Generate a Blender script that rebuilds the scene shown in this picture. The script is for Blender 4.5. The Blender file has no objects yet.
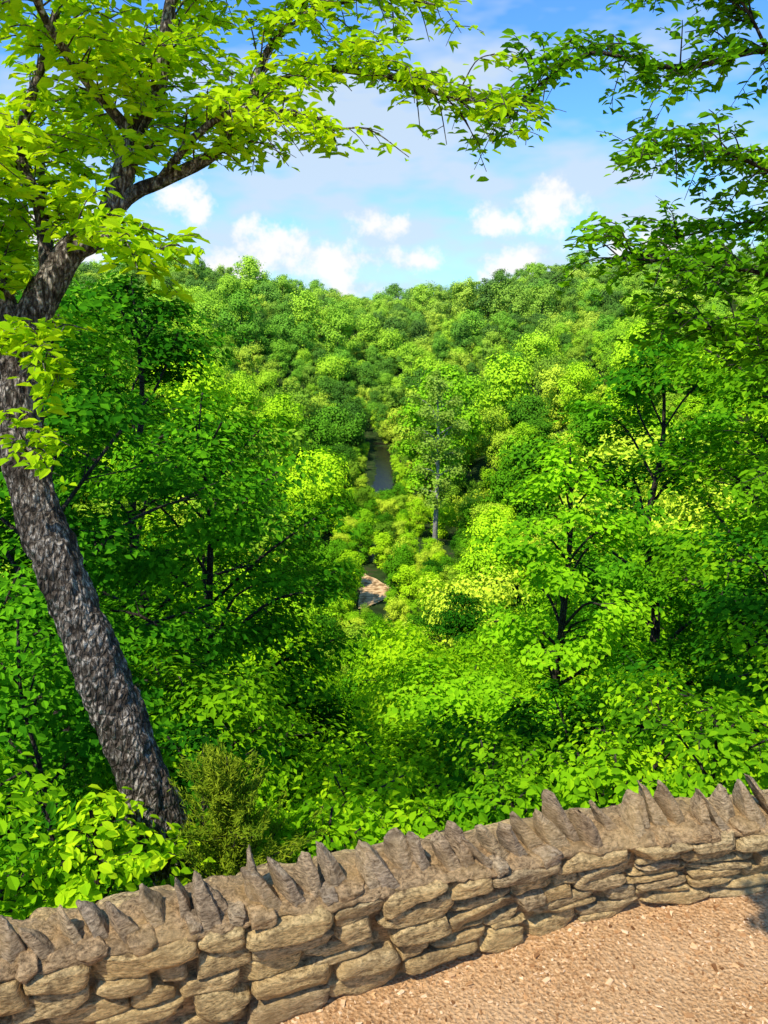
import bpy, math, random
import numpy as np
from mathutils import noise, Vector
random.seed(7); rng=np.random.default_rng(7)
S=bpy.context.scene
COL=S.collection

# ------------------------------------------------------------ helpers
def link(o): COL.objects.link(o); return o
class MB:
    def __init__(s): s.v=[];s.f=[];s.m=[];s.n=0
    def add(s,v,f,m=0):
        v=np.asarray(v,float).reshape(-1,3);f=np.asarray(f,int).reshape(-1,4)
        s.v.append(v);s.f.append(f+s.n);s.m.append(np.full(len(f),m,int));s.n+=len(v)
    def mesh(s,name,mats,smooth_mats=(0,)):
        v=np.concatenate(s.v);f=np.concatenate(s.f);m=np.concatenate(s.m)
        me=bpy.data.meshes.new(name)
        me.vertices.add(len(v));me.vertices.foreach_set('co',v.astype(np.float32).ravel())
        me.loops.add(len(f)*4);me.loops.foreach_set('vertex_index',f.astype(np.int32).ravel())
        me.polygons.add(len(f));me.polygons.foreach_set('loop_start',(np.arange(len(f))*4).astype(np.int32))
        me.polygons.foreach_set('material_index',m.astype(np.int32))
        me.polygons.foreach_set('use_smooth',np.isin(m,smooth_mats))
        for mt in mats: me.materials.append(mt)
        me.update(calc_edges=True);return me
    def obj(s,name,mats,smooth_mats=(0,)):
        return link(bpy.data.objects.new(name,s.mesh(name,mats,smooth_mats)))
def norm(a): return a/np.maximum(np.linalg.norm(a,axis=-1,keepdims=True),1e-9)
def spline(pts,n):
    P=np.asarray(pts,float)
    if len(P)<3:
        t=np.linspace(0,1,n)[:,None];return P[0]*(1-t)+P[-1]*t
    Q=np.vstack([2*P[0]-P[1],P,2*P[-1]-P[-2]]);out=[]
    for u in np.linspace(0,len(P)-1,n):
        i=min(int(u),len(P)-2);t=u-i
        a,b,c,d=Q[i],Q[i+1],Q[i+2],Q[i+3]
        out.append(.5*((2*b)+(-a+c)*t+(2*a-5*b+4*c-d)*t*t+(-a+3*b-3*c+d)*t**3))
    return np.array(out)
def tube(mb,P,R,sides=6,mat=0,rough=0.0):
    P=np.asarray(P);n=len(P);R=np.broadcast_to(R,(n,))
    T=norm(np.gradient(P,axis=0))
    ref=np.array([0.3,1,0.1]) if abs(T[0][2])>.7 else np.array([0,0,1.])
    U=norm(np.cross(T,ref));V=np.cross(T,U)
    a=np.linspace(0,2*np.pi,sides,endpoint=False)
    ring=P[:,None]+R[:,None,None]*(np.cos(a)[None,:,None]*U[:,None]+np.sin(a)[None,:,None]*V[:,None])
    if rough:
        for i in range(n):
            for j in range(sides):
                p=ring[i,j];q=Vector((p[0]*7,p[1]*7,p[2]*2.2))
                k=1+rough*(noise.noise(q)+.6*noise.noise(q*3.1)+.75*noise.noise(Vector((p[0]*34,p[1]*34,p[2]*9))))
                ring[i,j]=P[i]+(p-P[i])*k
    i=np.arange(n-1)[:,None];j=np.arange(sides)[None];j2=(j+1)%sides
    F=np.stack([i*sides+j,i*sides+j2,(i+1)*sides+j2,(i+1)*sides+j],-1)
    mb.add(ring,F,mat)
def leaves(mb,C,N,D,L,W,mat=1,folded=False):
    n=len(C)
    N=norm(N);D=norm(D-N*np.sum(D*N,-1,keepdims=True));B=np.cross(N,D)
    L=np.broadcast_to(L,(n,))[:,None];W=np.broadcast_to(W,(n,))[:,None]
    if folded:
        V=np.stack([C-D*L*.5,C-D*L*.22+B*W*.42+N*W*.16,C+D*L*.14+B*W*.46+N*W*.14,C+D*L*.5-N*L*.12,
                    C+D*L*.14-B*W*.46+N*W*.14,C-D*L*.22-B*W*.42+N*W*.16],1)
        k=np.arange(n)[:,None]*6
        F=np.concatenate([k+np.array([[0,3,2,1]]),k+np.array([[0,5,4,3]])])
    else:
        V=np.stack([C-D*L*.5,C+B*W*.5+N*W*.1-D*L*.06,C+D*L*.5-N*L*.06,C-B*W*.5+N*W*.1-D*L*.06],1)
        F=np.arange(n)[:,None]*4+np.array([[0,1,2,3]])
    mb.add(V,F,mat)

# ------------------------------------------------------------ node helpers
def newmat(name):
    m=bpy.data.materials.new(name);m.use_nodes=True;nt=m.node_tree;nt.nodes.clear()
    out=nt.nodes.new('ShaderNodeOutputMaterial');return m,nt,out
def N(nt,t,**k):
    n=nt.nodes.new(t)
    for a,b in k.items():
        if a in n.inputs: n.inputs[a].default_value=b
        else: setattr(n,a,b)
    return n
def math_(nt,op,a,b=None,c=None,clamp=False):
    n=nt.nodes.new('ShaderNodeMath');n.operation=op;n.use_clamp=clamp
    for i,x in enumerate((a,b,c)):
        if x is None: continue
        if isinstance(x,(int,float)): n.inputs[i].default_value=x
        else: nt.links.new(x,n.inputs[i])
    return n.outputs[0]
def ramp(nt,fac,stops):
    r=nt.nodes.new('ShaderNodeValToRGB');e=r.color_ramp.elements
    while len(e)<len(stops): e.new(.5)
    for x,(p,c) in zip(e,stops):
        x.position=p;x.color=(*c,1)
    nt.links.new(fac,r.inputs[0]);return r.outputs[0]
def mixc(nt,f,a,b,bt='MIX'):
    n=nt.nodes.new('ShaderNodeMix');n.data_type='RGBA';n.blend_type=bt
    for i,x in ((0,f),(6,a),(7,b)):
        if isinstance(x,(int,float)): n.inputs[i].default_value=x
        elif isinstance(x,tuple): n.inputs[i].default_value=(*x,1)
        else: nt.links.new(x,n.inputs[i])
    return n.outputs[2]
def leafmat(name,c0,c1,c2,trans=.4,nscale=.6,wi=.36,wn=.55,wo=.34,far=None):
    m,nt,out=newmat(name);L=nt.links.new
    g=N(nt,'ShaderNodeNewGeometry');oi=N(nt,'ShaderNodeObjectInfo')
    nz=N(nt,'ShaderNodeTexNoise',Scale=nscale,Detail=0.0);L(g.outputs['Position'],nz.inputs['Vector'])
    f=math_(nt,'MULTIPLY',g.outputs['Random Per Island'],wi)
    f=math_(nt,'MULTIPLY_ADD',nz.outputs[0],wn,f)
    f=math_(nt,'MULTIPLY_ADD',oi.outputs['Random'],wo,f)
    f=math_(nt,'SUBTRACT',f,.12,clamp=True)
    col=ramp(nt,f,[(0.12,c0),(.5,c1),(.85,c2)])
    if far:   # aerial haze painted into the leaf colour, growing paler up the valley
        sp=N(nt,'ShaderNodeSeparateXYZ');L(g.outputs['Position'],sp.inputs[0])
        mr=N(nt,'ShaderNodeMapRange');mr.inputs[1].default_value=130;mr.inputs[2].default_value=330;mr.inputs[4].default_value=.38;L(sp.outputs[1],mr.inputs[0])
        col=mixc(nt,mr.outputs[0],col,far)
    d=N(nt,'ShaderNodeBsdfDiffuse');L(col,d.inputs[0])
    if not trans:
        L(d.outputs[0],out.inputs[0]);return m
    t=N(nt,'ShaderNodeBsdfTranslucent')
    tc=mixc(nt,1.0,col,(1.3,1.15,.5),'MULTIPLY');L(tc,t.inputs[0])
    mx=N(nt,'ShaderNodeMixShader');mx.inputs[0].default_value=trans;L(d.outputs[0],mx.inputs[1]);L(t.outputs[0],mx.inputs[2])
    L(mx.outputs[0],out.inputs[0]);return m
def barkmat(name,a,b,c,bump=.6,sc=1.0):
    m,nt,out=newmat(name);L=nt.links.new
    g=N(nt,'ShaderNodeTexCoord');mp=N(nt,'ShaderNodeMapping');mp.inputs['Scale'].default_value=(22*sc,22*sc,9*sc)
    L(g.outputs['Object'],mp.inputs[0])
    n1=N(nt,'ShaderNodeTexNoise',Scale=1.6,Detail=7.0,Roughness=.7);L(mp.outputs[0],n1.inputs['Vector'])
    n2=N(nt,'ShaderNodeTexNoise',Scale=6.0,Detail=5.0);L(g.outputs['Object'],n2.inputs['Vector'])
    vo=N(nt,'ShaderNodeTexVoronoi',Scale=1.3,feature='DISTANCE_TO_EDGE');L(mp.outputs[0],vo.inputs['Vector'])
    col=ramp(nt,n1.outputs[0],[(.36,a),(.5,b),(.62,c)])
    col=mixc(nt,math_(nt,'MULTIPLY_ADD',n2.outputs[0],6.0,-2.9,clamp=True),col,mixc(nt,.7,col,a))
    col=mixc(nt,math_(nt,'MULTIPLY_ADD',vo.outputs[0],-7.0,1.0,clamp=True),col,mixc(nt,.7,col,a))
    h=math_(nt,'ADD',n1.outputs[0],math_(nt,'MULTIPLY',vo.outputs[0],2.4))
    bp=N(nt,'ShaderNodeBump',Strength=bump,Distance=.035);L(h,bp.inputs['Height'])
    p=N(nt,'ShaderNodeBsdfPrincipled',Roughness=.9);L(col,p.inputs['Base Color']);L(bp.outputs[0],p.inputs['Normal'])
    p.inputs['Specular IOR Level'].default_value=.1
    L(p.outputs[0],out.inputs[0]);return m

M_near=leafmat('leaf_bright',(.12,.30,.006),(.38,.64,.008),(.64,.84,.015),.44,1.2)
M_right=leafmat('leaf_green',(.045,.18,.006),(.18,.44,.008),(.38,.66,.012),.34,1.2)
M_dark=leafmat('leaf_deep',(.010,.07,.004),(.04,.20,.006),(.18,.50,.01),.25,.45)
M_mid=leafmat('leaf_mid',(.06,.22,.006),(.28,.58,.008),(.54,.80,.012),.3,.45)
M_tulip=leafmat('leaf_tulip',(.14,.40,.008),(.36,.72,.012),(.56,.84,.02),.33,.7)
M_shrub=leafmat('leaf_shrub',(.07,.26,.006),(.28,.58,.008),(.66,.88,.015),.32,.9)
HAZE_COL=(.36,.54,.13)
M_far1=leafmat('leaf_forest',(.02,.11,.005),(.16,.45,.01),(.50,.80,.015),0,.03,.16,.36,.9,HAZE_COL)
M_far2=leafmat('leaf_forest_pale',(.10,.25,.012),(.34,.56,.025),(.64,.80,.04),0,.03,.16,.36,.85,HAZE_COL)
M_syc=leafmat('leaf_sycamore',(.20,.34,.03),(.36,.54,.06),(.50,.68,.10),.2,.2)
M_jun=leafmat('leaf_juniper',(.035,.09,.006),(.12,.22,.01),(.34,.43,.02),.2,3)
B_main=barkmat('bark_grey',(.03,.022,.015),(.19,.15,.11),(.70,.62,.50),1.0)
B_dark=barkmat('bark_brown',(.02,.015,.012),(.06,.048,.035),(.14,.12,.09),.6)
B_pale=barkmat('bark_pale',(.25,.22,.18),(.5,.46,.4),(.7,.66,.6),.3,.2)

# ------------------------------------------------------------ wall line & terrain
WX=np.array([-9,-6,-4.5,-3,-1.23,-.316,.06,.566,.939,1.747,3,5,8,12.])
WY=np.array([-1.2,.3,.95,1.55,2.2,2.53,2.67,2.876,3.03,3.21,3.4,3.62,3.9,4.2])
wc=spline(np.stack([WX,WY,WX*0],1),900)
def wy(x): return np.interp(x,wc[:,0],wc[:,1])
def sm(a,b,x): t=np.clip((x-a)/(b-a),0,1);return t*t*(3-2*t)
PD=[-9,0,.5,3,10,20,35,55,75,110,150,200,240,300,345,420,3000]
PZ=[0,0,-.5,-2.9,-8.2,-14.8,-23,-30,-33,-33,-33,-32.5,-25,-12,-8,-9,-14]
def ground(x,y):
    x=np.asarray(x,float);y=np.asarray(y,float)
    d=y-wy(np.clip(x,-9,12))-.35
    z=np.interp(d,PD,PZ)
    w=sm(15,95,y)*(1-.0*y)
    xr=np.abs(x)
    side=(sm(7,85,xr)*26+np.where(x>0,sm(25,140,xr)*7,sm(30,140,xr)*4))*w
    z=z+side*(1-sm(-20,6,z+side)*.55)
    z=z+(np.sin(x*.11+y*.07)*1.8+np.sin(x*.05-y*.13+2)*1.8)*sm(20,60,d)*sm(5,18,xr)*(1-sm(340,420,d))
    return z
def axis(parts):
    return np.unique(np.round(np.concatenate([np.linspace(a,b,n) for a,b,n in parts]),4))
gx=axis([(-2500,-300,12),(-300,-40,50),(-40,-6,35),(-6,7,90),(7,40,34),(40,300,50),(300,2500,12)])
gy=axis([(-2500,-200,10),(-200,-5,20),(-5,1,20),(1,7,80),(7,40,40),(40,420,110),(420,3000,12)])
X,Y=np.meshgrid(gx,gy);Z=ground(X,Y)
dd=Y-wy(np.clip(X,-9,12))
near=(dd<.25)&(Y>-6)&(np.abs(X)<8)
for a,b in zip(*np.where(near)):
    Z[a,b]+=.018*noise.noise(Vector((X[a,b]*3,Y[a,b]*3,0)))
mb=MB();nx=len(gx);ny=len(gy)
i=np.arange(ny-1)[:,None];j=np.arange(nx-1)[None]
mb.add(np.stack([X,Y,Z],-1),np.stack([i*nx+j,i*nx+j+1,(i+1)*nx+j+1,(i+1)*nx+j],-1))
m,nt,out=newmat('ground_dirt_and_forest_floor');L=nt.links.new
at=N(nt,'ShaderNodeAttribute',attribute_name='path')
g=N(nt,'ShaderNodeNewGeometry')
n1=N(nt,'ShaderNodeTexNoise',Scale=2.2,Detail=5.0);n2=N(nt,'ShaderNodeTexNoise',Scale=75.0,Detail=6.0,Roughness=.7);n3=N(nt,'ShaderNodeTexNoise',Scale=.8,Detail=4.0)
vo=N(nt,'ShaderNodeTexVoronoi',Scale=60.0)
for q in (n1,n2,n3,vo): L(g.outputs['Position'],q.inputs['Vector'])
cd=ramp(nt,n2.outputs[0],[(.32,(.28,.13,.045)),(.5,(.62,.35,.15)),(.68,(.82,.53,.27))])
cd=mixc(nt,math_(nt,'MULTIPLY_ADD',n1.outputs[0],3.2,-1.3,clamp=True),cd,mixc(nt,.45,cd,(.82,.53,.27)))
cf=ramp(nt,n3.outputs[0],[(.35,(.02,.035,.008)),(.55,(.035,.07,.012)),(.75,(.07,.055,.028))])
col=mixc(nt,at.outputs['Fac'],cf,cd)
bp=N(nt,'ShaderNodeBump',Strength=.9,Distance=.015);L(math_(nt,'ADD',n2.outputs[0],vo.outputs[0]),bp.inputs['Height'])
p=N(nt,'ShaderNodeBsdfPrincipled',Roughness=.95);p.inputs['Specular IOR Level'].default_value=.1
L(col,p.inputs['Base Color']);L(bp.outputs[0],p.inputs['Normal']);L(p.outputs[0],out.inputs[0])
go=mb.obj('ground',[m])
a=go.data.attributes.new('path','FLOAT','POINT');a.data.foreach_set('value',((dd<.3)).astype(np.float32).ravel())

# ------------------------------------------------------------ wood-chip litter on the path
def chips(n,x0,x1,y0,y1,s0,s1,mb,lift=.001,ex=1.6):
    x=rng.uniform(x0,x1,n);y=rng.uniform(y0,y1,n);k=y<wy(x)-.0;x=x[k];y=y[k]
    dens=np.array([noise.noise(Vector((a*1.6,b*1.6,3)))+.35*noise.noise(Vector((a*6,b*6,8))) for a,b in zip(x,y)])
    near_=np.clip(1-(wy(x)-y)/.22,0,1)*.35
    k=rng.random(len(x))<np.clip(.5+dens*ex+near_,.12,1);x=x[k];y=y[k];n=len(x)
    zz=np.array([.018*noise.noise(Vector((a*3,b*3,0))) for a,b in zip(x,y)])
    c=np.stack([x,y,zz+lift],1)
    s=rng.uniform(s0,s1,n)*rng.uniform(.4,1,n)
    a=rng.uniform(0,6.28,n);u=np.stack([np.cos(a),np.sin(a),rng.normal(0,.25,n)],1);v=np.stack([-np.sin(a),np.cos(a),rng.normal(0,.25,n)],1);w=np.cross(u,v)
    sg=np.array([[-1,-1,-1],[1,-1,-1],[1,1,-1],[-1,1,-1],[-1,-1,1],[1,-1,1],[1,1,1],[-1,1,1]])
    asp=np.stack([np.ones(n),rng.uniform(.22,.7,n),rng.uniform(.12,.35,n)],1)
    q=sg[None]*asp[:,None]*s[:,None,None]*.5*rng.uniform(.45,1.15,(n,8,3))
    V=c[:,None]+q[...,:1]*u[:,None]+q[...,1:2]*v[:,None]+q[...,2:]*w[:,None]
    F=np.array([[0,3,2,1],[4,5,6,7],[0,1,5,4],[1,2,6,5],[2,3,7,6],[3,0,4,7]])
    mb.add(V,(np.arange(n)[:,None,None]*8+F[None]))
mb=MB();chips(32000,-1.6,3.2,1.4,3.5,.007,.024,mb);chips(3500,-2,3.4,1.2,3.5,.02,.045,mb,.004)
m,nt,out=newmat('mulch_chip');g=N(nt,'ShaderNodeNewGeometry')
col=ramp(nt,g.outputs['Random Per Island'],[(0,(.15,.065,.025)),(.2,(.44,.225,.09)),(.6,(.70,.42,.19)),(1,(.84,.60,.36))])
p=N(nt,'ShaderNodeBsdfDiffuse');nt.links.new(col,p.inputs[0]);nt.links.new(p.outputs[0],out.inputs[0])
mb.obj('wood_mulch',[m],())

# ------------------------------------------------------------ stone wall
arc=np.concatenate([[0],np.cumsum(np.linalg.norm(np.diff(wc[:,:2],axis=0),axis=1))])
sx=lambda x:float(np.interp(x,wc[:,0],arc))
def frame(s):
    x=np.interp(s,arc,wc[:,0]);y=np.interp(s,arc,wc[:,1])
    x2=np.interp(s+.05,arc,wc[:,0]);y2=np.interp(s+.05,arc,wc[:,1])
    t=np.array([x2-x,y2-y,0]);t/=np.linalg.norm(t)
    return np.array([x,y,0]),t,np.array([-t[1],t[0],0])
def wh(s): return float(np.interp(np.interp(s,arc,wc[:,0]),[-4,-1.2,-.3,.06,.57,1.0,1.75,5],[.49,.47,.44,.425,.37,.33,.29,.30]))
def cube_grid(k):
    vs={};V=[];F=[]
    def vid(p):
        q=tuple(np.round(p,5))
        if q not in vs: vs[q]=len(V);V.append(p)
        return vs[q]
    lin=np.linspace(-1,1,k+1)
    for ax in range(3):
        for sg in (-1,1):
            for a in range(k):
                for b in range(k):
                    c=[]
                    for (p,q) in ((a,b),(a+1,b),(a+1,b+1),(a,b+1)):
                        v=[0,0,0];v[ax]=sg;v[(ax+1)%3]=lin[p];v[(ax+2)%3]=lin[q];c.append(vid(np.array(v,float)))
                    F.append(c if sg>0 else c[::-1])
    return np.array(V),np.array(F)
CV,CF=cube_grid(11)
def stone(mb,s,z,dep,L_,H_,D_,amp=.012,pw=5,tilt=0,taper=0,mat=0,cuts=7,deep=(.58,.8),yaw=0,off_top=0):
    o,t,b=frame(s)
    if yaw: t,b=t*math.cos(yaw)+b*math.sin(yaw),b*math.cos(yaw)-t*math.sin(yaw)
    c=CV.copy();c=c/((np.abs(c)**pw).sum(1)**(1/pw))[:,None]
    for q in range(cuts):
        n_=norm(rng.normal(0,1,3)*np.array([1,.7,.8]));
        if taper: n_[2]=abs(n_[2]);n_=norm(n_)
        h0=np.abs(n_).sum()*rng.uniform(*deep)
        dist=c@n_-h0;c=c-np.maximum(dist,0)[:,None]*n_
    sk=rng.uniform(-.16,.16,6)
    l=c[:,0]*(1+sk[0]*c[:,2])*L_/2+c[:,2]*sk[1]*H_*.5
    h=c[:,2]*(1+sk[2]*c[:,0])*H_/2+c[:,0]*sk[3]*H_*.35
    d=c[:,1]*D_/2+c[:,0]*sk[4]*.02
    if taper:
        u=np.clip((c[:,2]+1)/2,0,1); l=l*(1-taper*u**1.5)+off_top*u*L_; d=d*(1-.5*u**1.5); d=d+u*.025
    if tilt: l=l+ (h+H_/2)*math.tan(tilt)
    V=o+t*l[:,None]+b*(dep+d)[:,None]+np.array([0,0,1])*(z+h)[:,None]
    off=Vector(rng.uniform(-50,50,3))
    Vn=[]
    for q in V:
        v=Vector(q)
        v2=Vector((v.x*16,v.y*16,v.z*38))
        n_=noise.noise_vector(v*9+off)*amp*.8+noise.noise_vector(v2+off)*amp*.5+noise.noise_vector(v*70+off)*amp*.35
        Vn.append(q+np.array(n_))
    mb.add(Vn,CF,mat)
wall=MB();s0,s1=sx(-4.0),sx(5.0)
nc=5
def zb(k,s):
    h=wh(s);base=[0,.24,.44,.62,.81,1.0][k]*h
    return base+(.016*noise.noise(Vector((s*1.7,k*9.1,0)))*(0<k<nc))*2
for k in range(nc):
    s=s0+rng.uniform(0,.1)
    while s<s1:
        Ls=rng.uniform(.12,.34) if k!=nc-1 else rng.uniform(.14,.36)
        c=s+Ls/2;a,b=zb(k,c),zb(k+1,c)
        pr=rng.uniform(-.014,.018)-(.022 if k==nc-1 else 0)
        if Ls>.2 and rng.random()<.3 and k<nc-1:
            m_=a+(b-a)*rng.uniform(.4,.6)
            stone(wall,c,(a+m_)/2,.10+pr,Ls-.004,m_-a+.001,.22,.008,pw=9)
            stone(wall,c,(m_+b)/2,.10+pr+.01,Ls-.008,b-m_+.001,.22,.008,pw=9)
        else: stone(wall,c,(a+b)/2-(.005 if k==0 else 0),.10+pr,Ls+.002,(b-a)+.008,.22,.011,pw=rng.uniform(6,12))
        if rng.random()<.9: stone(wall,c,(a+b)/2,.25,Ls,(b-a)+.004,.16,.012)
        s+=Ls
ns=int((s1-s0)/.02);prof=[(.045,-.02,0),(.045,.95,0),(-.005,.985,.002),(.0,1.0,.008),(.025,1.0,.018),(.05,1.0,.024),(.075,1.0,.028),(.1,1.0,.03),(.13,1.0,.03),(.17,1.0,.028),(.22,1.0,.02),(.27,1.0,.005),(.3,1.0,-.01),(.3,.9,0),(.3,-2.2,0)]
G=[]
for a in range(ns+1):
    s=s0+a*(s1-s0)/ns;o,t,b=frame(s);h=wh(s)
    for q,(dp,hf,ex) in enumerate(prof):
        pz=hf*h+ex;pt=o+b*dp+np.array([0,0,pz])
        if 1<q<13:
            v=Vector(pt);r=noise.noise(v*7)*.018+noise.noise(v*19)*.018+noise.noise(v*50)*.011
            pt=pt+np.array([0,0,r])-b*(noise.noise(v*9+Vector((9,9,9)))*.03+noise.noise(v*30)*.012)
        G.append(pt)
k=len(prof);i=np.arange(ns)[:,None];j=np.arange(k-1)[None]
wall.add(np.array(G),np.stack([i*k+j,(i+1)*k+j,(i+1)*k+j+1,i*k+j+1],-1),1)
s=s0
while s<s1:
    xx=np.interp(s,arc,wc[:,0]);left=xx<-.45
    th=rng.uniform(.035,.07) if left else rng.uniform(.045,.09)
    H_=rng.uniform(.09,.14) if left else rng.uniform(.115,.18)
    if rng.random()<.1: H_+=.045
    stone(wall,s+th/2,wh(s)+.0+H_/2,.12+rng.uniform(-.03,.03),th*1.15,H_+.05,rng.uniform(.1,.18),.009,pw=rng.uniform(8,15),tilt=rng.uniform(-.5,.02),taper=rng.uniform(.3,.75),mat=2,cuts=8,deep=(.56,.8),yaw=rng.uniform(-.1,.5),off_top=rng.uniform(-.25,.25))
    if rng.random()<.4: stone(wall,s+th/2,wh(s)+.015,.04+rng.uniform(-.02,.02),rng.uniform(.05,.12),.05,.1,.012,mat=rng.choice([1,2]),pw=9)
    s+=th+(rng.uniform(.015,.055) if left else rng.uniform(.008,.045))
def stonemat(name,cols,dark):
    m,nt,out=newmat(name);L=nt.links.new;g=N(nt,'ShaderNodeNewGeometry')
    nA=N(nt,'ShaderNodeTexNoise',Scale=9.0,Detail=7.0,Roughness=.7);nB=N(nt,'ShaderNodeTexNoise',Scale=42.0,Detail=7.0,Roughness=.75);nC=N(nt,'ShaderNodeTexNoise',Scale=4.0,Detail=4.0)
    mp=N(nt,'ShaderNodeMapping');mp.inputs['Scale'].default_value=(1,1,3.0);L(g.outputs['Position'],mp.inputs[0])
    L(mp.outputs[0],nB.inputs['Vector'])
    for q in (nA,nC): L(g.outputs['Position'],q.inputs['Vector'])
    c=ramp(nt,g.outputs['Random Per Island'],[(i_/(len(cols)-1),x) for i_,x in enumerate(cols)])
    f=ramp(nt,nB.outputs[0],[(.36,(.22,.20,.18)),(.6,(1.3,1.3,1.3))])
    c=mixc(nt,1.0,c,f,'MULTIPLY')
    c=mixc(nt,math_(nt,'MULTIPLY_ADD',nA.outputs[0],6.0,-3.0,clamp=True),c,mixc(nt,.72,c,dark))
    c=mixc(nt,math_(nt,'MULTIPLY_ADD',nC.outputs[0],3.5,-1.6,clamp=True),c,mixc(nt,.5,c,(.80,.52,.20)))
    bp=N(nt,'ShaderNodeBump',Strength=1.0,Distance=.024);L(math_(nt,'ADD',nB.outputs[0],nA.outputs[0]),bp.inputs['Height'])
    p=N(nt,'ShaderNodeBsdfPrincipled',Roughness=.92);p.inputs['Specular IOR Level'].default_value=.1
    L(c,p.inputs['Base Color']);L(bp.outputs[0],p.inputs['Normal']);L(p.outputs[0],out.inputs[0]);return m
ms=stonemat('sandstone',[(.62,.42,.18),(.82,.57,.25),(.66,.49,.25),(.86,.61,.26),(.56,.40,.21)],(.14,.09,.05))
mm=stonemat('mortar',[(.58,.38,.19),(.60,.40,.20)],(.15,.10,.055))
mc=stonemat('coping_stone',[(.44,.31,.19),(.66,.47,.26),(.50,.38,.25),(.72,.52,.28)],(.10,.07,.045))
wall.obj('stone_wall',[ms,mm,mc],(0,1,2))

# ------------------------------------------------------------ generic tree
def grow(mb,base,H,R,seed,crown0=.25,nlimb=22,nleaf=18000,ls=.12,r0=None,flat=.4,folded=False,lean=(0,0),peak=.35,upn=1.0,sub=5,spray=.16,barkm=0,leafm=1,twsides=4,puff=.35,outn=.55,wob=.012,tip=1.0):
    r=np.random.default_rng(seed);base=np.array(base,float)
    r0=r0 or H*.011+.02
    pts=[base+np.array([lean[0]*u+r.normal(0,wob*H)*(u>0),lean[1]*u+r.normal(0,wob*H)*(u>0),H*.97*u*tip]) for u in np.linspace(0,1,7)]
    T=spline(pts,22);tr=r0*(1-np.linspace(0,1,22))**.8+.012;tr[0]*=1.3
    tube(mb,T,tr,9,barkm)
    sp=[];ang=r.uniform(0,6.28)
    for i in range(nlimb):
        u=crown0+(1-crown0)*(i+.5)/nlimb*.98;tt=(u-crown0)/(1-crown0)
        st=T[min(21,int(u*21))]
        pr=(tt/peak)**.5 if tt<peak else math.sqrt(max(0.03,1-((tt-peak)/(1-peak))**1.9))
        ln=R*pr*r.uniform(.7,1.15);ang+=2.4+r.normal(0,.3);el=r.uniform(.05,.45)+tt*.7
        d=np.array([math.cos(ang)*math.cos(el),math.sin(ang)*math.cos(el),math.sin(el)])
        e=st+d*ln;mid=st+d*ln*.5+np.array([0,0,ln*.08])+r.normal(0,.05*ln,3)
        e=e+np.array([0,0,-ln*.12*(1-tt)])
        P=spline([st,mid,e],8);rr=tr[min(21,int(u*21))]*.5
        tube(mb,P,np.linspace(rr,.008+.001*H,8),5,barkm)
        sp.append((e,ln))
        for s_ in range(sub):
            v=r.uniform(.25,1.0);q=P[int(v*7)];a2=ang+r.choice([-1,1])*r.uniform(.4,1.3);l2=ln*r.uniform(.22,.5)*(1.15-.5*v)+.1
            e2=q+np.array([math.cos(a2),math.sin(a2),r.uniform(-.15,.5)])*l2
            tube(mb,np.array([q,(q+e2)/2+r.normal(0,.04*l2,3),e2]),np.array([rr*.35,rr*.2,.004]),twsides,barkm)
            sp.append((e2,ln));
            if r.random()<.6: sp.append(((q+e2)/2,ln))
    sp.append((T[-1],R*.5));sp.append((T[-1]+np.array([0,0,.02*H]),R*.4))
    C0=np.array([a for a,_ in sp]);W=np.array([max(.5,b/R) for _,b in sp])*r.uniform(.2,1.7,len(sp))
    idx=r.choice(len(sp),nleaf,p=W/W.sum());rad=R*spray*r.uniform(.55,1.4,len(sp))
    off=r.normal(0,1,(nleaf,3));off=norm(off)*(r.uniform(0,1,nleaf)**.45)[:,None]*1.6
    off=off*rad[idx][:,None]*np.array([1,1,flat]);
    off[:,2]-=.25*np.hypot(off[:,0],off[:,1])**2/np.maximum(rad[idx],.01)*.5
    C=C0[idx]+off
    axis_=T[np.clip(((C[:,2]-base[2])/H*21).astype(int),0,21)]
    outw=norm(C-axis_)
    Nn=np.array([0,0,1.])*upn+outw*outn+norm(off)*puff+r.normal(0,.42,(nleaf,3))
    D=outw*.8+r.normal(0,.8,(nleaf,3))
    Ls=ls*r.uniform(.65,1.25,nleaf)
    leaves(mb,C,Nn,D,Ls,Ls*r.uniform(.5,.75,nleaf),leafm,folded)
def gz(x,y): return float(ground(x,y))
def tree(name,x,y,top,R,seed,mats,**k):
    mb=MB();z=gz(x,y)-.2;grow(mb,(0,0,0),top-z,R,seed,**k)
    o=mb.obj(name,mats,(0,));o.location=(x,y,z);return o
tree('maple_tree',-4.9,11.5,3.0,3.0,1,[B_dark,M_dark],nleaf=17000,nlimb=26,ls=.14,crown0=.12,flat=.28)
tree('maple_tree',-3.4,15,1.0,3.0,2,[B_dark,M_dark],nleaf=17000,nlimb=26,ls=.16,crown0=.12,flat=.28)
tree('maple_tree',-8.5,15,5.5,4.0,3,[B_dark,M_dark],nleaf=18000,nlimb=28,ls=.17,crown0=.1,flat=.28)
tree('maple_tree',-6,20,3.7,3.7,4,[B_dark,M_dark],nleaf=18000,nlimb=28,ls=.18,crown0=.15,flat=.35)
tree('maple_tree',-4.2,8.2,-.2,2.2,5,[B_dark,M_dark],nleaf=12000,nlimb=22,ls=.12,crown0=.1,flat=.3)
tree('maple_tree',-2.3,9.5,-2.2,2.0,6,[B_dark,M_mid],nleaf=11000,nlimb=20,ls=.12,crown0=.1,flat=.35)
tree('tulip_tree',3.3,14.8,0.3,1.55,11,[B_dark,M_tulip],nleaf=10500,nlimb=34,ls=.14,crown0=.12,sub=4,spray=.19,peak=.4)
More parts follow.
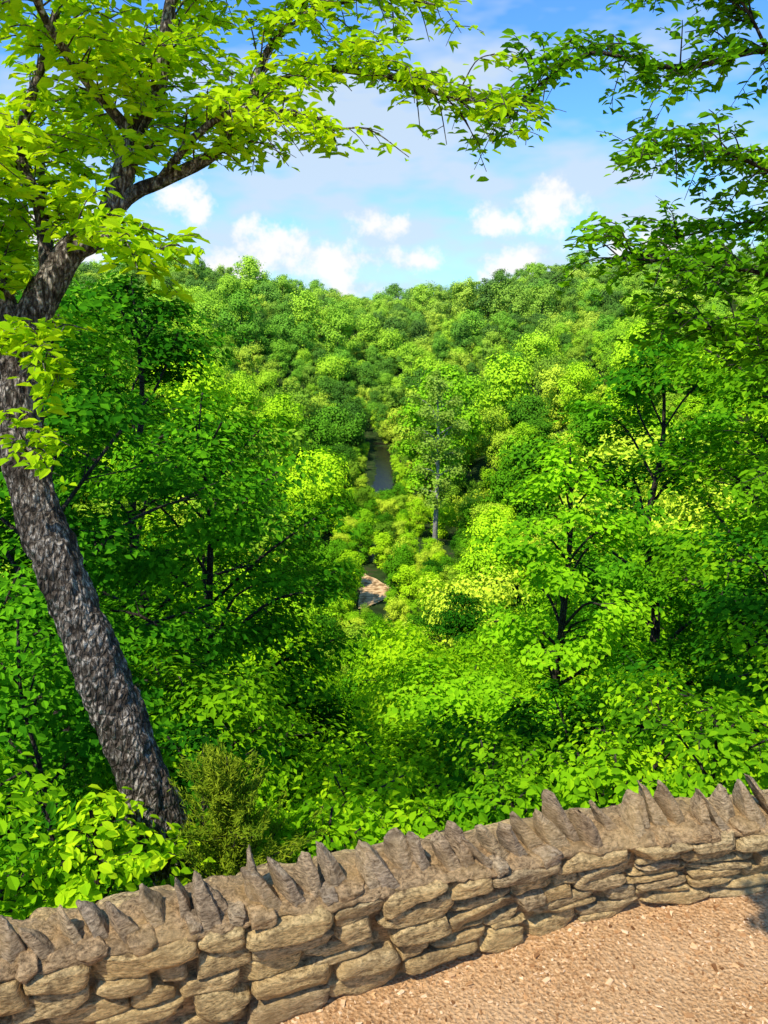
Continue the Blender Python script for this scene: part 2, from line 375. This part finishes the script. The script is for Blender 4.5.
tree('beech_tree',7.6,14,4.0,3.2,12,[B_dark,M_right],nleaf=18000,nlimb=28,ls=.15,crown0=.12,flat=.3)
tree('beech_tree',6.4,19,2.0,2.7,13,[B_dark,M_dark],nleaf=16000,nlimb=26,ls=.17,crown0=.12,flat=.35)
tree('beech_tree',10.5,21,5.0,4.0,14,[B_dark,M_right],nleaf=18000,nlimb=26,ls=.19,crown0=.12,flat=.35)
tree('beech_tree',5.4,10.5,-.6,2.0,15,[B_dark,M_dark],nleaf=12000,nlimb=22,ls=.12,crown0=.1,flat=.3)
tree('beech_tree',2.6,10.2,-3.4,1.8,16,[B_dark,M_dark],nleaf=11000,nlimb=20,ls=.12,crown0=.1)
tree('beech_tree',0.3,10.5,-4.0,1.8,17,[B_dark,M_mid],nleaf=11000,nlimb=20,ls=.12,crown0=.1)
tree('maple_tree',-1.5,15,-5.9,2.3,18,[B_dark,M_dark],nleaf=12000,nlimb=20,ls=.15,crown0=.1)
tree('beech_tree',1.2,16,-5.6,2.6,19,[B_dark,M_tulip],nleaf=12000,nlimb=20,ls=.15,crown0=.1)
tree('sycamore_tree',7.6,118,-7,5.0,23,[B_pale,M_syc],nleaf=9000,nlimb=26,ls=.42,crown0=.3,spray=.17,flat=.6,r0=.4,peak=.5)
for i_,(x,y,top,R,mt) in enumerate([(-3.2,4.6,.6,.9,M_shrub),(-2.5,4.2,.0,.7,M_shrub),(-1.75,4.3,-.3,.5,M_shrub),(-1.0,4.9,-.85,.55,M_mid),(-.35,5.0,-1.0,.6,M_shrub),
    (.3,5.4,-1.15,.65,M_shrub),(1.0,5.6,-1.1,.7,M_shrub),(1.8,5.7,-.85,.7,M_mid),(2.6,5.8,-.5,.75,M_right),(3.5,6.0,-.1,.85,M_shrub),
    (-3.1,6.6,.1,1.0,M_dark),(-1.7,6.9,-1.3,.9,M_dark),(-.3,7.4,-2.2,1.0,M_mid),(1.3,7.8,-2.2,1.0,M_right),(2.9,8,-1.4,1.1,M_mid),(4.4,7.4,0.0,1.1,M_right)]):
    tree('leafy_shrub',x,y,top,R,40+i_,[B_dark,mt],nleaf=int(1200+1500*R),nlimb=15,ls=.08,crown0=.08,folded=True,spray=.22,sub=4,r0=.018,upn=.8)

mb=MB();r=np.random.default_rng(5);jz=gz(-1.0,4.6)
for i_ in range(120):
    h_=1.55*r.random()**.8+.1;a=r.uniform(0,6.28);el=r.uniform(.35,1.25)
    ln=(.42*(1.75-h_)+.14)*r.uniform(.45,1.35)
    st=np.array([0,0,h_]);d=np.array([math.cos(a)*math.cos(el),math.sin(a)*math.cos(el),math.sin(el)])
    e=st+d*ln;tube(mb,spline([st,st+d*ln*.5-np.array([0,0,.05]),e],5),np.linspace(.008,.002,5),3,0)
    n_=190;u=r.uniform(.15,1.1,n_)[:,None]**.9;C=st+d*ln*u+r.normal(0,.036,(n_,3))*(1.35-u*1.0)
    leaves(mb,C,r.normal(0,1,(n_,3)),d*1.2+r.normal(0,.45,(n_,3)),r.uniform(.03,.06,n_),.009,1)
tube(mb,np.array([(0,0,-.1),(0,.02,.8),(.02,0,1.75)]),np.array([.03,.02,.005]),6,0)
o=mb.obj('juniper_bush',[B_dark,M_jun]);o.location=(-1.0,4.6,jz)

# ------------------------------------------------------------ hand-shaped big trees
def twiggy(mb,P,r,ntw,tl,nl,ls,droop=.25,start=0.2,sd=0,barkm=0,leafm=1,spread=1.0):
    P=np.asarray(P);n=len(P);q=np.random.default_rng(sd)
    T=norm(np.gradient(P,axis=0))
    for k_ in range(ntw):
        u=start+(1-start)*((k_+q.random())/ntw);i_=min(n-1,int(u*(n-1)));p0=P[i_]
        side=norm(np.cross(T[i_],[0,0,1.]))*q.choice([-1,1])
        d=norm(T[i_]*q.uniform(.2,.9)+side*q.uniform(.3,1.0)*spread+np.array([0,0,q.uniform(-.35,.6)])+q.normal(0,.2,3))
        ln=tl*q.uniform(.5,1.3)
        e=p0+d*ln-np.array([0,0,droop*ln]);m_=p0+d*ln*.5+np.array([0,0,.02])
        tw=spline([p0,m_,e],9);tube(mb,tw,np.linspace(r,.0025,9),4,barkm)
        segs=[tw]
        for w in range(3):
            v=q.integers(2,8);s2=norm(np.cross(d,[0,0,1.]))*q.choice([-1,1]);e2=tw[v]+(d*.5+s2*.8+q.normal(0,.2,3))*ln*.42-np.array([0,0,.1*ln])
            t2=spline([tw[v],(tw[v]+e2)/2+np.array([0,0,.015]),e2],6);tube(mb,t2,np.linspace(r*.5,.002,6),3,barkm);segs.append(t2)
        for sg in segs:
            m2=nl if sg is tw else max(4,nl//2)
            uu=q.uniform(.15,1.02,m2);idx=np.clip((uu*(len(sg)-1)).astype(int),0,len(sg)-1)
            c=sg[idx];tg=norm(np.gradient(sg,axis=0))[idx];sd_=norm(np.cross(tg,[0,0,1.]))*q.choice([-1,1],m2)[:,None]
            D=tg*.55+sd_*.9+q.normal(0,.22,(m2,3))-np.array([0,0,.25])
            L_=ls*q.uniform(.6,1.25,m2)
            C=c+norm(D)*L_[:,None]*.6+q.normal(0,.012,(m2,3))
            Nn=np.array([0,-.15,1.])+q.normal(0,.42,(m2,3))
            leaves(mb,C,Nn,D,L_,L_*q.uniform(.42,.6,m2),leafm,True)
mb=MB()
trunk=[(-1.2,4.75,-2.0),(-1.33,4.8,-1.4),(-1.56,4.85,-.63),(-1.86,5.05,.15),(-2.16,5.23,.86),(-2.39,5.41,1.57),(-2.43,5.6,2.28),(-2.23,5.7,2.70)]
TP=spline(trunk,170);TR=np.interp(np.linspace(0,1,170),[0,.15,.4,.7,.9,1],[.24,.165,.16,.145,.12,.105])
tube(mb,TP,TR,56,0,.2)
def limb(pts,r0,r1,n=26,sides=12,rough=.08):
    P=spline(pts,n);tube(mb,P,np.linspace(r0,r1,n),sides,0,rough);return P
A=limb([(-2.3,5.66,2.55),(-2.1,5.75,2.9),(-1.89,5.8,3.05),(-1.73,5.89,3.44),(-1.66,5.95,3.7),(-1.50,6.0,3.96),(-1.42,6.18,4.54),(-1.2,6.3,5.2)],.105,.03,34,14)
Bm=limb([(-1.9,5.8,3.02),(-1.7,5.85,3.27),(-1.46,5.88,3.38),(-1.13,5.93,3.55),(-1.0,5.97,3.78),(-.82,6.02,3.95),(-.43,6.06,4.09),(-.1,6.03,4.06),(.15,5.98,4.0),(.45,5.9,3.88),(.78,5.8,3.83)],.055,.008,44,8)
B2=limb([(-1.5,5.88,3.37),(-1.2,5.7,3.62),(-.9,5.6,3.75),(-.55,5.6,3.72),(-.3,5.7,3.62)],.03,.006,20,6)
B3=limb([(-.9,6.0,3.9),(-.75,6.1,4.25),(-.5,6.2,4.45),(-.1,6.3,4.6),(.35,6.3,4.55)],.03,.006,24,6)
Cc=limb([(-2.42,5.6,2.35),(-2.6,5.7,2.8),(-2.83,5.8,3.3),(-3.0,5.8,4.0)],.08,.03)
Dd=limb([(-2.23,5.7,2.72),(-2.3,5.85,3.2),(-2.43,5.93,3.6),(-2.2,6.1,4.34),(-2.05,6.2,5)],.055,.02)
Ee=limb([(-1.66,5.93,3.65),(-1.9,5.6,4.0),(-2.0,5.3,4.3),(-1.9,5.0,4.6)],.04,.01)
Ff=limb([(-2.4,5.5,2.2),(-2.2,5.1,2.35),(-1.95,4.85,2.35),(-1.75,4.7,2.2)],.022,.005,16,6)
Gg=limb([(-2.38,5.4,1.6),(-2.25,5.1,1.75),(-2.1,4.9,1.7)],.014,.004,12,5)
Hh=limb([(-2.1,5.75,2.88),(-1.9,5.3,3.0),(-1.6,5.0,2.95),(-1.3,4.9,2.8)],.025,.006,18,6)
Ii=limb([(-1.42,6.18,4.54),(-1.1,6.2,4.8),(-.6,6.2,4.9),(0,6.2,4.85)],.02,.006,18,6)
Jj=limb([(-2.5,5.7,2.6),(-2.6,5.2,3.1),(-2.5,4.9,3.4),(-2.2,4.7,3.5)],.03,.006,18,6)
Kk=limb([(-1.75,5.88,3.4),(-1.6,6.3,3.7),(-1.3,6.6,3.9),(-.9,6.8,3.9)],.025,.006,18,6)
Ll=limb([(-2.3,5.9,3.3),(-2.5,6.5,3.6),(-2.6,7.0,3.8),(-2.4,7.4,3.9)],.025,.006,18,6)
Mm=limb([(-1.5,6.0,3.97),(-1.7,6.5,4.3),(-1.8,6.9,4.5),(-1.6,7.2,4.6)],.025,.006,18,6)
Nn_=limb([(-2.7,5.75,3.0),(-3.0,6.3,3.1),(-3.1,6.9,3.1),(-2.8,7.3,3.0)],.025,.006,18,6)
for q,(P,nn,tl,nl,ls,st) in enumerate([(A,40,.6,13,.1,.4),(Bm,70,.42,10,.088,.25),(B2,24,.42,10,.09,.2),(B3,32,.45,11,.09,.1),(Cc,38,.65,14,.11,.1),(Dd,44,.6,14,.105,.1),(Ee,30,.6,14,.11,.1),(Ff,14,.3,9,.1,.3),(Gg,7,.22,8,.095,.4),(Hh,18,.4,11,.105,.2),(Ii,26,.45,11,.09,.1),(Jj,28,.45,12,.11,.2),(Kk,24,.45,12,.09,.2),(Ll,32,.55,13,.1,.1),(Mm,30,.55,13,.1,.1),(Nn_,32,.5,13,.1,.1)]):
    twiggy(mb,P,.007,nn,tl,nl,ls,sd=100+q,start=st)
mb.obj('hickory_tree',[B_main,M_near])

mb=MB()
RT=spline([(4.3,6.9,-4.6),(4.25,6.8,-1),(4.1,6.7,1.5),(4.0,6.7,3.5),(4.05,6.75,5.5),(3.9,6.8,7.5)],50)
tube(mb,RT,np.linspace(.2,.08,50),18,0,.1)
L1=limb([(4.0,6.7,3.7),(3.4,6.65,4.2),(2.79,6.65,4.36),(2.3,6.6,4.25),(1.93,6.6,4.25),(1.5,6.6,4.33),(1.13,6.57,4.12),(.95,6.5,3.95)],.035,.005,36,7)
L2=limb([(4.0,6.7,3.0),(3.3,6.5,3.35),(2.79,6.43,3.52),(2.3,6.48,3.69),(1.86,6.45,3.62)],.03,.005,28,7)
L3=limb([(4.05,6.7,2.3),(3.4,6.4,2.6),(2.79,6.23,2.78),(2.23,6.25,2.86),(1.64,6.28,2.9)],.03,.005,28,7)
L4=limb([(4.1,6.7,1.7),(3.4,6.3,2.05),(2.79,6.1,2.3),(2.1,6.14,2.45)],.03,.005,24,7)
L5=limb([(4.0,6.7,4.6),(3.3,6.8,5.0),(2.6,6.9,5.0),(2.0,6.9,4.85)],.04,.005,28,7)
L6=limb([(2.79,6.65,4.36),(2.6,6.6,4.6),(2.4,6.6,4.8)],.015,.005,12,5)
L7=limb([(4.1,6.7,1.1),(3.5,6.2,1.3),(3.0,5.9,1.3)],.03,.005,20,6)
L8=limb([(4.05,6.7,2.6),(3.6,5.9,3.1),(3.2,5.3,3.3),(2.9,4.8,3.3)],.03,.005,20,6)
L9=limb([(4.0,6.7,3.2),(3.5,7.2,3.3),(2.9,7.5,3.2),(2.4,7.6,3.1)],.03,.005,20,6)
for q,(P,nn,tl,nl,ls,st) in enumerate([(L1,62,.42,10,.09,.1),(L2,50,.42,11,.09,.1),(L3,62,.48,12,.092,.1),(L4,54,.5,12,.092,.1),(L5,36,.5,11,.09,.2),(L6,16,.45,10,.09,.2),(L7,24,.4,11,.095,.1),(L8,18,.4,10,.1,.1),(L9,36,.5,12,.09,.1)]):
    twiggy(mb,P,.006,nn,tl,nl,ls,sd=200+q,start=st)
mb.obj('ash_tree',[B_dark,M_right])

# oak beside the path behind the viewpoint; one bough reaches over the path and shades its edge
mb=MB()
OT=spline([(4.4,-3.2,-.1),(4.3,-3.1,1.5),(4.35,-3.0,3.2),(4.5,-3.0,5.0),(4.6,-3.1,7.0)],40);tube(mb,OT,np.linspace(.24,.08,40),18,0,.1)
O1=limb([(4.35,-3.0,3.2),(3.2,-1.9,3.7),(2.0,-.7,4.0),(1.0,.4,4.15),(.3,1.15,4.2)],.08,.01,30,8)
O2=limb([(4.4,-3.0,4.2),(5.4,-3.4,5.0),(6.4,-3.9,5.3)],.07,.01,20,8)
O3=limb([(4.5,-3.0,5.2),(4.0,-4.0,6.0),(3.6,-5.0,6.4)],.06,.01,20,8)
O4=limb([(4.6,-3.05,6.0),(5.2,-2.4,6.8),(5.8,-2.0,7.2)],.05,.01,20,8)
for q,(P,nn,st) in enumerate([(O1,34,.72),(O2,40,.3),(O3,40,.3),(O4,40,.3)]): twiggy(mb,P,.007,nn,.32 if q==0 else .8,12,.1,sd=260+q,start=st)
mb.obj('oak_tree',[B_dark,M_right])

# ------------------------------------------------------------ forest (instanced)
pc=bpy.data.collections.new('forest_tree_kinds')
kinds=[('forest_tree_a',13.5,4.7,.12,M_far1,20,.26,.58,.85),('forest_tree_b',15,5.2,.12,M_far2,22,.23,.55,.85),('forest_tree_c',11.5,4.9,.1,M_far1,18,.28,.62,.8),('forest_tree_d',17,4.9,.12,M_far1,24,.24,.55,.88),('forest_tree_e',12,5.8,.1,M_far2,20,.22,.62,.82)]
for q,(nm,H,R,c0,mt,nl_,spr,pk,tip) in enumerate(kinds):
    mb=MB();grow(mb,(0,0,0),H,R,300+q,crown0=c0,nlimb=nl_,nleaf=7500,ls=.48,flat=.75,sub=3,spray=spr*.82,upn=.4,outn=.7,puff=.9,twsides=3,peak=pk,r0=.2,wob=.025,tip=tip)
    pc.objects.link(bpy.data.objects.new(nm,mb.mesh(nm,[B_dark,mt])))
kinds2=[('grove_tree_f',9,2.7,M_mid),('grove_tree_g',8,3.0,M_shrub),('grove_tree_h',10,2.6,M_dark)]
for q,(nm,H,R,mt) in enumerate(kinds2):
    mb=MB();grow(mb,(0,0,0),H,R,330+q,crown0=.12,nlimb=24,nleaf=11000,ls=.21,flat=.45,sub=4,spray=.18,twsides=3,puff=.5,upn=.7)
    pc.objects.link(bpy.data.objects.new(nm,mb.mesh(nm,[B_dark,mt])))
def scatter(name,pts):
    P=np.array(pts,float)
    me=bpy.data.meshes.new(name);me.vertices.add(len(P));me.vertices.foreach_set('co',P[:,:3].astype(np.float32).ravel())
    for nm,t,c in (('rotz','FLOAT',3),('scl','FLOAT',4),('kind','INT',5)):
        a=me.attributes.new(nm,t,'POINT');a.data.foreach_set('value',P[:,c].astype(np.int32 if t=='INT' else np.float32))
    o=link(bpy.data.objects.new(name,me))
    gn=bpy.data.node_groups.new(name+'_scatter','GeometryNodeTree')
    gn.interface.new_socket('Geometry',in_out='INPUT',socket_type='NodeSocketGeometry');gn.interface.new_socket('Geometry',in_out='OUTPUT',socket_type='NodeSocketGeometry')
    nn=gn.nodes.new;gi=nn('NodeGroupInput');go_=nn('NodeGroupOutput');ci=nn('GeometryNodeCollectionInfo');ci.inputs[0].default_value=pc
    ci.inputs['Separate Children'].default_value=True;ci.inputs['Reset Children'].default_value=True
    ip=nn('GeometryNodeInstanceOnPoints');ip.inputs['Pick Instance'].default_value=True
    def at(nm,t):
        a=nn('GeometryNodeInputNamedAttribute');a.data_type=t;a.inputs[0].default_value=nm;return a.outputs[0]
    cx=nn('ShaderNodeCombineXYZ');gn.links.new(at('rotz','FLOAT'),cx.inputs[2])
    gn.links.new(gi.outputs[0],ip.inputs['Points']);gn.links.new(ci.outputs[0],ip.inputs['Instance']);gn.links.new(at('kind','INT'),ip.inputs['Instance Index'])
    gn.links.new(cx.outputs[0],ip.inputs['Rotation']);gn.links.new(at('scl','FLOAT'),ip.inputs['Scale']);gn.links.new(ip.outputs[0],go_.inputs[0])
    md=o.modifiers.new('scatter','NODES');md.node_group=gn;return o
far=[];mid=[]
cells={}
def place(x,y,r):
    cx,cy=int(x//8),int(y//8)
    for a in range(cx-2,cx+3):
        for b in range(cy-2,cy+3):
            for (px,py,pr) in cells.get((a,b),()):
                if (px-x)**2+(py-y)**2<((pr+r)*.5)**2: return False
    cells.setdefault((cx,cy),[]).append((x,y,r));return True
place(7.6,118,8)
rg=np.random.default_rng(77)
for q in range(70000):
    y=26+ (rg.random()**.75)*364;x=rg.uniform(-1,1)*(y*.6+25);ax=abs(x)
    if y<58:
        s_=rg.uniform(.7,1.2)*(1.0 if ax/y<.2 else 1.25)
        if y>40 and ax<5: s_=min(s_,.9)
        if not place(x,y,4.0*s_): continue
        mid.append((x,y,gz(x,y)-.3,rg.uniform(0,6.28),s_,5+rg.choice([0,1,2],p=[.38,.32,.30])))
    else:
        s_=rg.choice([.5,.7,.85,1.0,1.25,1.6],p=[.14,.18,.2,.2,.16,.12])*rg.uniform(.9,1.1)
        if y>170: s_*=.88
        if y>290: s_=max(s_,.8)
        if y<75 and ax<7: s_=min(s_,.45)
        if 75<=y<92 and abs(x+1.9)<6:
            s_=rg.uniform(.14,.27)
        if 88<y<108 and abs(x+1.6)<1.9: continue
        if 88<y<112 and abs(x+1.6)<9: s_=min(s_,.4)
        if 92<y<116 and abs(x-7)<4: s_=min(s_,.3)
        if 110<=y<142 and ax<6.5: s_=rg.uniform(.25,.42)
        if 142<=y<200 and ax<7:
            s_=rg.uniform(.12,.3)
            if abs(x+1)<3.0: continue
        if not place(x,y,7.4*s_): continue
        far.append((x,y,gz(x,y)-.3,rg.uniform(0,6.28),s_,rg.choice(5,p=[.27,.15,.24,.2,.14])))
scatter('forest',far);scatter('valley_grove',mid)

# ------------------------------------------------------------ stream and banks
def patch(name,xc,y0,y1,wf,mat,dz,n=40,seed=0):
    mb=MB();V=[];k=9
    for a in range(n+1):
        yy=y0+(y1-y0)*a/n;w=wf(a/n)*(1+.7*noise.noise(Vector((yy*.35,seed,0))))
        for b in range(k):
            xx=xc(yy)+(b/(k-1)*2-1)*w;V.append((xx,yy,gz(xx,yy)+dz))
    i=np.arange(n)[:,None];j=np.arange(k-1)[None];mb.add(V,np.stack([i*k+j,i*k+j+1,(i+1)*k+j+1,(i+1)*k+j],-1));return mb.obj(name,[mat])
m,nt,out=newmat('creek_water');p=N(nt,'ShaderNodeBsdfPrincipled',Roughness=.25);p.inputs['Base Color'].default_value=(.015,.012,.01,1);p.inputs['Specular IOR Level'].default_value=.12
nz=N(nt,'ShaderNodeTexNoise',Scale=1.5,Detail=3.0);bp=N(nt,'ShaderNodeBump',Strength=.3,Distance=.05);nt.links.new(nz.outputs[0],bp.inputs['Height']);nt.links.new(bp.outputs[0],p.inputs['Normal']);nt.links.new(p.outputs[0],out.inputs[0])
xc=lambda y:-1+1.2*math.sin(y*.045)
patch('creek',xc,110,205,lambda t:2.0,m,.06,90)
m,nt,out=newmat('sand');nz=N(nt,'ShaderNodeTexNoise',Scale=1.4,Detail=6.0);g=N(nt,'ShaderNodeNewGeometry');nt.links.new(g.outputs['Position'],nz.inputs['Vector'])
c=ramp(nt,nz.outputs[0],[(.38,(.30,.17,.07)),(.58,(.80,.54,.28))]);p=N(nt,'ShaderNodeBsdfDiffuse');nt.links.new(c,p.inputs[0]);nt.links.new(p.outputs[0],out.inputs[0])
patch('sand_bank',lambda y:-1.9+1.0*math.sin(y*.4),92,105,lambda t:1.8*math.sin(math.pi*min(.98,max(.02,t)))+.3,m,.12,seed=3)
patch('sand_bank',lambda y:-1.6,135,147,lambda t:2.4*math.sin(math.pi*min(.98,max(.02,t)))+.2,m,.12,seed=5)

# ------------------------------------------------------------ light, sky
SUN_EL=math.radians(57);az=math.radians(218)
sd=Vector((math.sin(az)*math.cos(SUN_EL),math.cos(az)*math.cos(SUN_EL),math.sin(SUN_EL)))
l=bpy.data.lights.new('sun','SUN');l.energy=5.0;l.angle=math.radians(.5);l.color=(1,.94,.82)
so=link(bpy.data.objects.new('sun',l));so.rotation_euler=sd.to_track_quat('Z','Y').to_euler()
w=bpy.data.worlds.new('World');S.world=w;w.use_nodes=True;nt=w.node_tree;nt.nodes.clear();L=nt.links.new
out=nt.nodes.new('ShaderNodeOutputWorld');bg=nt.nodes.new('ShaderNodeBackground');bg.inputs[1].default_value=.13
sk=nt.nodes.new('ShaderNodeTexSky');sk.sky_type='NISHITA';sk.sun_disc=False;sk.sun_elevation=SUN_EL;sk.sun_rotation=az;sk.ozone_density=2.0;sk.dust_density=.3
tc=nt.nodes.new('ShaderNodeTexCoord');nv=N(nt,'ShaderNodeVectorMath',operation='NORMALIZE');L(tc.outputs['Generated'],nv.inputs[0])
sp=nt.nodes.new('ShaderNodeSeparateXYZ');L(nv.outputs[0],sp.inputs[0])
AZ=math_(nt,'MULTIPLY',math_(nt,'ARCTAN2',sp.outputs[0],sp.outputs[1]),57.2958)
EL=math_(nt,'MULTIPLY',math_(nt,'ARCSINE',sp.outputs[2]),57.2958)
cb=nt.nodes.new('ShaderNodeCombineXYZ');L(AZ,cb.inputs[0]);L(EL,cb.inputs[1])
n1=N(nt,'ShaderNodeTexNoise',Scale=26.0,Detail=4.0,Roughness=.62);L(nv.outputs[0],n1.inputs['Vector'])
mp=N(nt,'ShaderNodeMapping');mp.inputs['Scale'].default_value=(1,1,2.6);mp.inputs['Rotation'].default_value=(0,.3,0);L(nv.outputs[0],mp.inputs[0])
n2=N(nt,'ShaderNodeTexNoise',Scale=4.5,Detail=4.0,Roughness=.58);L(mp.outputs[0],n2.inputs['Vector'])
dn=None
for (a,e,ww,hh) in [(-3.6,1.9,3.4,2.3),(-8.0,3.4,2.2,1.9),(-9.6,2.0,3.4,1.5),(-.6,4.8,2.2,.9),(2.4,2.6,1.9,.9),(10.4,5.8,2.3,1.6),(7.7,4.9,2.3,1.1),(8.8,2.2,2.9,1.5),(-13,6.5,2.5,1.8),(18,3.2,3,1.6),(-22,4,5,2.2),(30,5,5,2.5)]:
    va=nt.nodes.new('ShaderNodeVectorMath');va.operation='MULTIPLY_ADD';L(cb.outputs[0],va.inputs[0]);va.inputs[1].default_value=(1/ww,1/hh,0);va.inputs[2].default_value=(-a/ww,-e/hh,0)
    vl=nt.nodes.new('ShaderNodeVectorMath');vl.operation='LENGTH';L(va.outputs[0],vl.inputs[0])
    d_=vl.outputs['Value'];dn=d_ if dn is None else math_(nt,'MINIMUM',dn,d_)
dn=math_(nt,'SUBTRACT',math_(nt,'MULTIPLY_ADD',n1.outputs[0],3.4,-.7),dn)
puff=N(nt,'ShaderNodeMapRange',interpolation_type='SMOOTHSTEP');puff.inputs[1].default_value=-.1;puff.inputs[2].default_value=.8;L(dn,puff.inputs[0])
ve=N(nt,'ShaderNodeMapRange');ve.inputs[1].default_value=16;ve.inputs[2].default_value=9;L(EL,ve.inputs[0])
veil=math_(nt,'MULTIPLY_ADD',n2.outputs[0],5.0,-2.7)
veil=math_(nt,'ADD',veil,math_(nt,'MULTIPLY',ve.outputs[0],.8))
veil=math_(nt,'MINIMUM',math_(nt,'MAXIMUM',math_(nt,'MULTIPLY',veil,.9),0.0),.85)
col=mixc(nt,1.0,sk.outputs[0],(.62,1.18,1.8),'MULTIPLY')
c=mixc(nt,veil,col,(5.2,6.1,7.0));c=mixc(nt,puff.outputs[0],c,(7.8,7.8,7.8))
L(c,bg.inputs[0]);L(bg.outputs[0],out.inputs[0])

# ------------------------------------------------------------ camera
cd=bpy.data.cameras.new('camera');cam=link(bpy.data.objects.new('camera',cd));cd.lens=29;cd.sensor_width=36;cd.clip_end=6000;cd.clip_start=.05
cam.location=(0,0,2.6);cam.rotation_euler=(math.radians(90-14.4),0,0);S.camera=cam
S.view_settings.view_transform='Standard';S.view_settings.look='None';S.view_settings.exposure=0
print('OBJS',len(far),len(mid))
